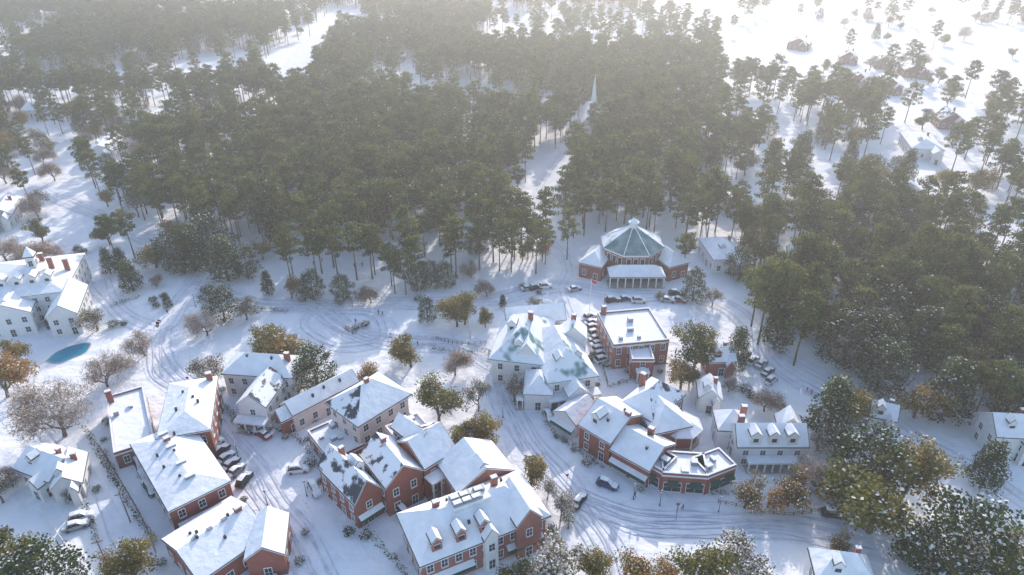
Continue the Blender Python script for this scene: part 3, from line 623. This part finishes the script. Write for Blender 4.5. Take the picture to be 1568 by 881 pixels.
for q in [(235,462),(240,470),(250,455),(450,520),(545,505),(560,500),(120,385),(128,388),(175,500),(190,498),(600,600),(905,415),(895,410),(1010,455),(800,440),(825,450),(870,800),(1150,610),(1140,600),(640,460),(735,385)]: shrub(*q,U(1,1.8))
# ---------------- vehicles ----------------
def carmesh(paint,suv=False,snow=True):
    mb=MB(); L=2.3;Wd=.9; rf=1.75 if suv else 1.45; be=1.0 if suv else .88
    def loft(secs,name,matf=None):
        V=[];n=len(secs[0])
        for s_ in secs: V+= [Vector(p) for p in s_]
        fs=[(i*n+k,i*n+(k+1)%n,(i+1)*n+(k+1)%n,(i+1)*n+k) for i in range(len(secs)-1) for k in range(n)]+[tuple(range(n-1,-1,-1)),tuple(range((len(secs)-1)*n,len(secs)*n))]
        mb.add(V,fs,name)
    def sec(x,w,z0,z1,t=.88): return [(x,-w,z0),(x,w,z0),(x,w*1.02,(z0+z1)/2),(x,w*t,z1),(x,-w*t,z1),(x,-w*1.02,(z0+z1)/2)]
    loft([sec(-L,Wd*.86,.4,be*.82),sec(-L+.15,Wd*.97,.28,be),sec(-.9,Wd,.25,be),sec(.8,Wd,.25,be),sec(1.7,Wd*.98,.25,be*.9),sec(L-.12,Wd*.93,.3,be*.8),sec(L,Wd*.8,.38,be*.65)],paint)
    xb=-1.95 if suv else -1.55
    loft([sec(xb,Wd*.84,be,be+.03,.95),sec(xb+.45,Wd*.84,be,rf-.04,.78),sec(.15,Wd*.84,be,rf-.02,.78),sec(1.0,Wd*.84,be,be+.03,.95)],'glass')
    loft([sec(xb+.42,Wd*.67,rf-.045,rf+.02,.95),sec(.2,Wd*.67,rf-.045,rf+.02,.95)],paint)
    for x in(xb+.45,-.55,.18):
        for s in(-1,1): mb.box(ID,x-.05,x+.05,s*Wd*.76-.05,s*Wd*.76+.05,be,rf-.1,paint)
    if snow:
        loft([sec(xb+.4,Wd*.62,rf+.025,rf+.14,.8),sec(-.6,Wd*.66,rf+.025,rf+.2,.85),sec(.2,Wd*.6,rf+.025,rf+.13,.8)],'snow_roof')
        loft([sec(1.05,Wd*.8,be*.93,be+.1,.85),sec(1.6,Wd*.85,be*.9,be+.06,.85),sec(L-.2,Wd*.75,be*.7,be*.86,.85)],'snow_roof')
        loft([sec(.25,Wd*.62,rf-.06,rf+.06,.9),sec(1.0,Wd*.74,be+.03,be+.12,.9)],'snow_roof')
        if not suv: loft([sec(-L+.1,Wd*.8,be*.9,be+.1,.85),sec(xb+.1,Wd*.8,be*.95,be+.14,.85)],'snow_roof')
    for x in(-1.4,1.4):
        for s in(-1,1):
            c=Vector((x,s*(Wd-.04),.33)); V=[]
            for q in(-.11,.11):
                V+=[c+Vector((.33*math.cos(k*math.pi/6),q,.33*math.sin(k*math.pi/6))) for k in range(12)]
            mb.add(V,[(k,(k+1)%12,12+(k+1)%12,12+k) for k in range(12)]+[tuple(range(11,-1,-1)),tuple(range(12,24))],'rubber')
            mb.tube([c,c+Vector((0,s*.12,0))],[.18,.18],'metal_grey',8)
    for s in(-1,1): mb.box(ID,L-.06,L+.01,s*.62-.15,s*.62+.15,.58,.7,'trim_white'); mb.box(ID,-L-.01,-L+.06,s*.65-.12,s*.65+.12,.62,.76,'paint_red')
    return mb.mesh('car')
CM=[carmesh('paint_white',True),carmesh('paint_black',True),carmesh('paint_red'),carmesh('paint_blue',True),carmesh('paint_silver'),carmesh('paint_black')]
def car(x,y,x2,y2,i=None):
    p=G(x,y);q=G(x2,y2); obj('parked_car',CM[random.randrange(6) if i is None else i],(p.x,p.y,.1),math.atan2(q.y-p.y,q.x-p.x))
random.seed(3)
for q in [(457,722,480,719,0),(338,694,350,684,1),(347,704,360,694,4),(354,714,366,703,5),(375,738,387,722,1),(403,659,415,655,4),(886,770,893,760,5),(403,668,380,655,2),
   (808,444,825,441,4),(820,443,830,441,1),(740,382,755,381,0),(1268,757,1290,750,2),(1255,745,1275,740,0),(1030,745,1045,747,1),(938,462,946,461,1),(957,460,966,459,5),(978,463,988,463,0),
   (1152,555,1160,548,0),(1165,560,1173,553,4),(1140,548,1148,541,1),(1175,572,1183,565,5),(125,795,135,792,0),(118,808,128,805,4),(215,715,222,728,1),(222,735,229,748,0),(205,700,212,713,4),(232,752,240,765,1),
   (1040,462,1050,464,2),(1022,462,1032,463,4),(620,790,628,799,1),(930,745,950,752,3),(330,684,342,674,0),(362,724,374,713,4),(482,752,495,772,0),(840,640,850,660,4),(1275,790,1290,792,1),(1180,585,1188,578,0),(1035,452,1045,453,1),(880,445,890,443,4),(835,441,845,440,0)]: car(*q)
for i in range(9): car(903+i*2.4,488+i*8.2,913+i*2.4,485+i*8.2,[0,4,1,0,5,4,0,3,0][i])
# ---------------- people ----------------
def person(coat,hair='hair'):
    me=bpy.data.meshes.new('p'); J=dict(pel=(0,0,.95,.14),ch=(0,.0,1.32,.17),nk=(0,.01,1.48,.065),hd=(0,.02,1.62,.105),ht=(0,.01,1.70,.09),
      ls=(-.19,0,1.42,.07),le=(-.26,.08,1.14,.05),lw=(-.24,.26,.95,.035),lh=(-.23,.33,.90,.04),rs=(.19,0,1.42,.07),re=(.27,-.06,1.15,.05),rw=(.25,-.02,.9,.035),rh=(.25,.02,.81,.04),
      lp=(-.1,0,.88,.10),lk=(-.11,-.02,.48,.07),la=(-.11,-.25,.11,.05),lt=(-.11,-.12,.04,.045),rp=(.1,0,.88,.10),rk=(.11,.18,.5,.07),ra=(.11,.24,.09,.05),rt=(.11,.4,.04,.045))
    ks=list(J); E=[('pel','ch'),('ch','nk'),('nk','hd'),('hd','ht'),('ch','ls'),('ls','le'),('le','lw'),('lw','lh'),('ch','rs'),('rs','re'),('re','rw'),('rw','rh'),('pel','lp'),('lp','lk'),('lk','la'),('la','lt'),('pel','rp'),('rp','rk'),('rk','ra'),('ra','rt')]
    me.from_pydata([J[k][:3] for k in ks],[(ks.index(a),ks.index(b)) for a,b in E],[])
    o=bpy.data.objects.new('t',me); sc.collection.objects.link(o); o.modifiers.new('s','SKIN'); 
    for i,k in enumerate(ks): me.skin_vertices[0].data[i].radius=(J[k][3],)*2
    me.skin_vertices[0].data[0].use_root=True
    o.modifiers.new('u','SUBSURF').levels=1
    dg=bpy.context.evaluated_depsgraph_get(); m2=bpy.data.meshes.new_from_object(o.evaluated_get(dg)); bpy.data.objects.remove(o)
    m2.materials.clear()
    for n in(coat,'jeans','skin',hair,'coat_black'): m2.materials.append(M[n])
    for p in m2.polygons:
        z=p.center.z; x=abs(p.center.x); y=p.center.y
        p.material_index= 3 if z>1.66 or (z>1.52 and y<-.03) else 2 if z>1.49 or (x>.2 and z<.95 and z>.7) else 0 if z>.86 or x>.21 else 4 if z<.1 else 1
        p.use_smooth=True
    return m2
PM=[person('coat_red'),person('coat_blue'),person('coat_black')]
for x,y,i in [(545,458,0),(580,482,1),(586,484,2),(543,410,1),(555,409,2),(481,407,1),(494,403,2),(640,530,2),(1045,782,1),(972,762,2),(257,482,2),(545,496,1)]:
    p=G(x,y); obj('walking_person',PM[i],(p.x,p.y,.03),U(0,6.28),1)
# ---------------- street furniture ----------------
def lamp():
    mb=MB(); mb.tube([Vector((0,0,0)),Vector((0,0,.5)),Vector((0,0,.55)),Vector((0,0,3.6))],[.14,.12,.07,.05],'metal_dark',8)
    octa(mb,Vector(),.16,3.6,4.05,'trim_white',6,.22,0); octa(mb,Vector(),.28,4.05,4.3,'metal_dark',6,.04,0); octa(mb,Vector(),.2,4.2,4.36,'snow_roof',6,.06,0)
    return mb.mesh('lamp')
LM=lamp()
for q in [(315,640),(365,700),(410,775),(770,640),(805,720),(870,810),(1010,775),(1100,785),(1190,780),(470,760),(600,530),(720,520),(900,500),(925,470),(830,465),(540,470),(300,470),(1150,500),(970,765)]:
    p=G(*q); obj('street_lamp',LM,(p.x,p.y,0))
mb=MB(); mb.tube([Vector((0,0,0)),Vector((0,0,13))],[.1,.05],'trim_white',8); mb.tube([Vector((0,0,13)),Vector((0,0,13.25))],[.12,.05],'metal_grey',6)
fl=[Vector((.05+.16*i,.12*math.sin(i*1.3),12.6-.09*i)) for i in range(9)]
mb.add(fl+[v-Vector((0,0,.9)) for v in fl],[(i,i+1,10+i,9+i) for i in range(8)],'coat_red'); obj('flagpole',mb.mesh('flagpole'),G(902,488))
mb=MB(); mb.tube([Vector((0,0,0)),Vector((0,0,9))],[.14,.1],'wood_post',7); mb.box(ID,-1,1,-.06,.06,8.2,8.35,'wood_post'); PO=mb.mesh('pole')
for q in[(168,874),(200,800),(1035,795)]: obj('utility_pole',PO,G(*q),.4,.9 if q[0]<1000 else .5)
mb=MB(); mb.tube([Vector((0,0,0)),Vector((0,0,2.6))],[.04,.04],'metal_grey',6)
V=[Vector((.38*math.cos(math.pi/8+i*math.pi/4),-.06,2.3+.38*math.sin(math.pi/8+i*math.pi/4))) for i in range(8)]; mb.add(V+[v+Vector((0,.02,0)) for v in V],[tuple(range(8)),tuple(range(15,7,-1))]+[(i,(i+1)%8,8+(i+1)%8,8+i) for i in range(8)],'coat_red'); SG=mb.mesh('sign')
for q in[(868,740),(1036,785),(290,590),(780,560)]: obj('traffic_sign',SG,G(*q),U(-.6,.6))
def fence(pp,nm='picket_fence',h=1.1,m='trim_white',gap=1.8):
    P=smooth([G(*q) for q in pp],6); o=P[0]; mb=MB()
    for i in range(len(P)-1):
        a=P[i]-o;b_=P[i+1]-o; L=(b_-a).length; n=max(1,int(L/gap))
        for j in range(n):
            p=a.lerp(b_,j/n); mb.box(lambda x,y,z:p+Vector((x,y,z)),-.07,.07,-.07,.07,0,h,m)
        mb.tube([a+Vector((0,0,h*.85)),b_+Vector((0,0,h*.85))],[.05,.05],m,4); mb.tube([a+Vector((0,0,h*.4)),b_+Vector((0,0,h*.4))],[.05,.05],m,4)
    obj(nm,mb.mesh(nm),o)
fence([(668,520),(700,528),(750,527)],'wooden_fence',1.1,'wood_post',2.2); fence([(930,590),(915,540),(905,510)],'wooden_fence',1.5,'wood_post'); fence([(1200,760),(1290,765),(1380,830)],'wooden_fence',1.3,'wood_post')
fence([(1235,600),(1300,640),(1360,700)],'wooden_fence',1.4,'wood_post'); fence([(60,780),(110,850),(130,900)]); fence([(1420,730),(1500,735),(1568,760)],'picket_fence'); fence([(155,690),(215,790),(240,850)],'wooden_fence',1.6,'wood_post')
fence([(1100,770),(1200,790),(1270,780)],'wooden_fence',1.0,'wood_post')
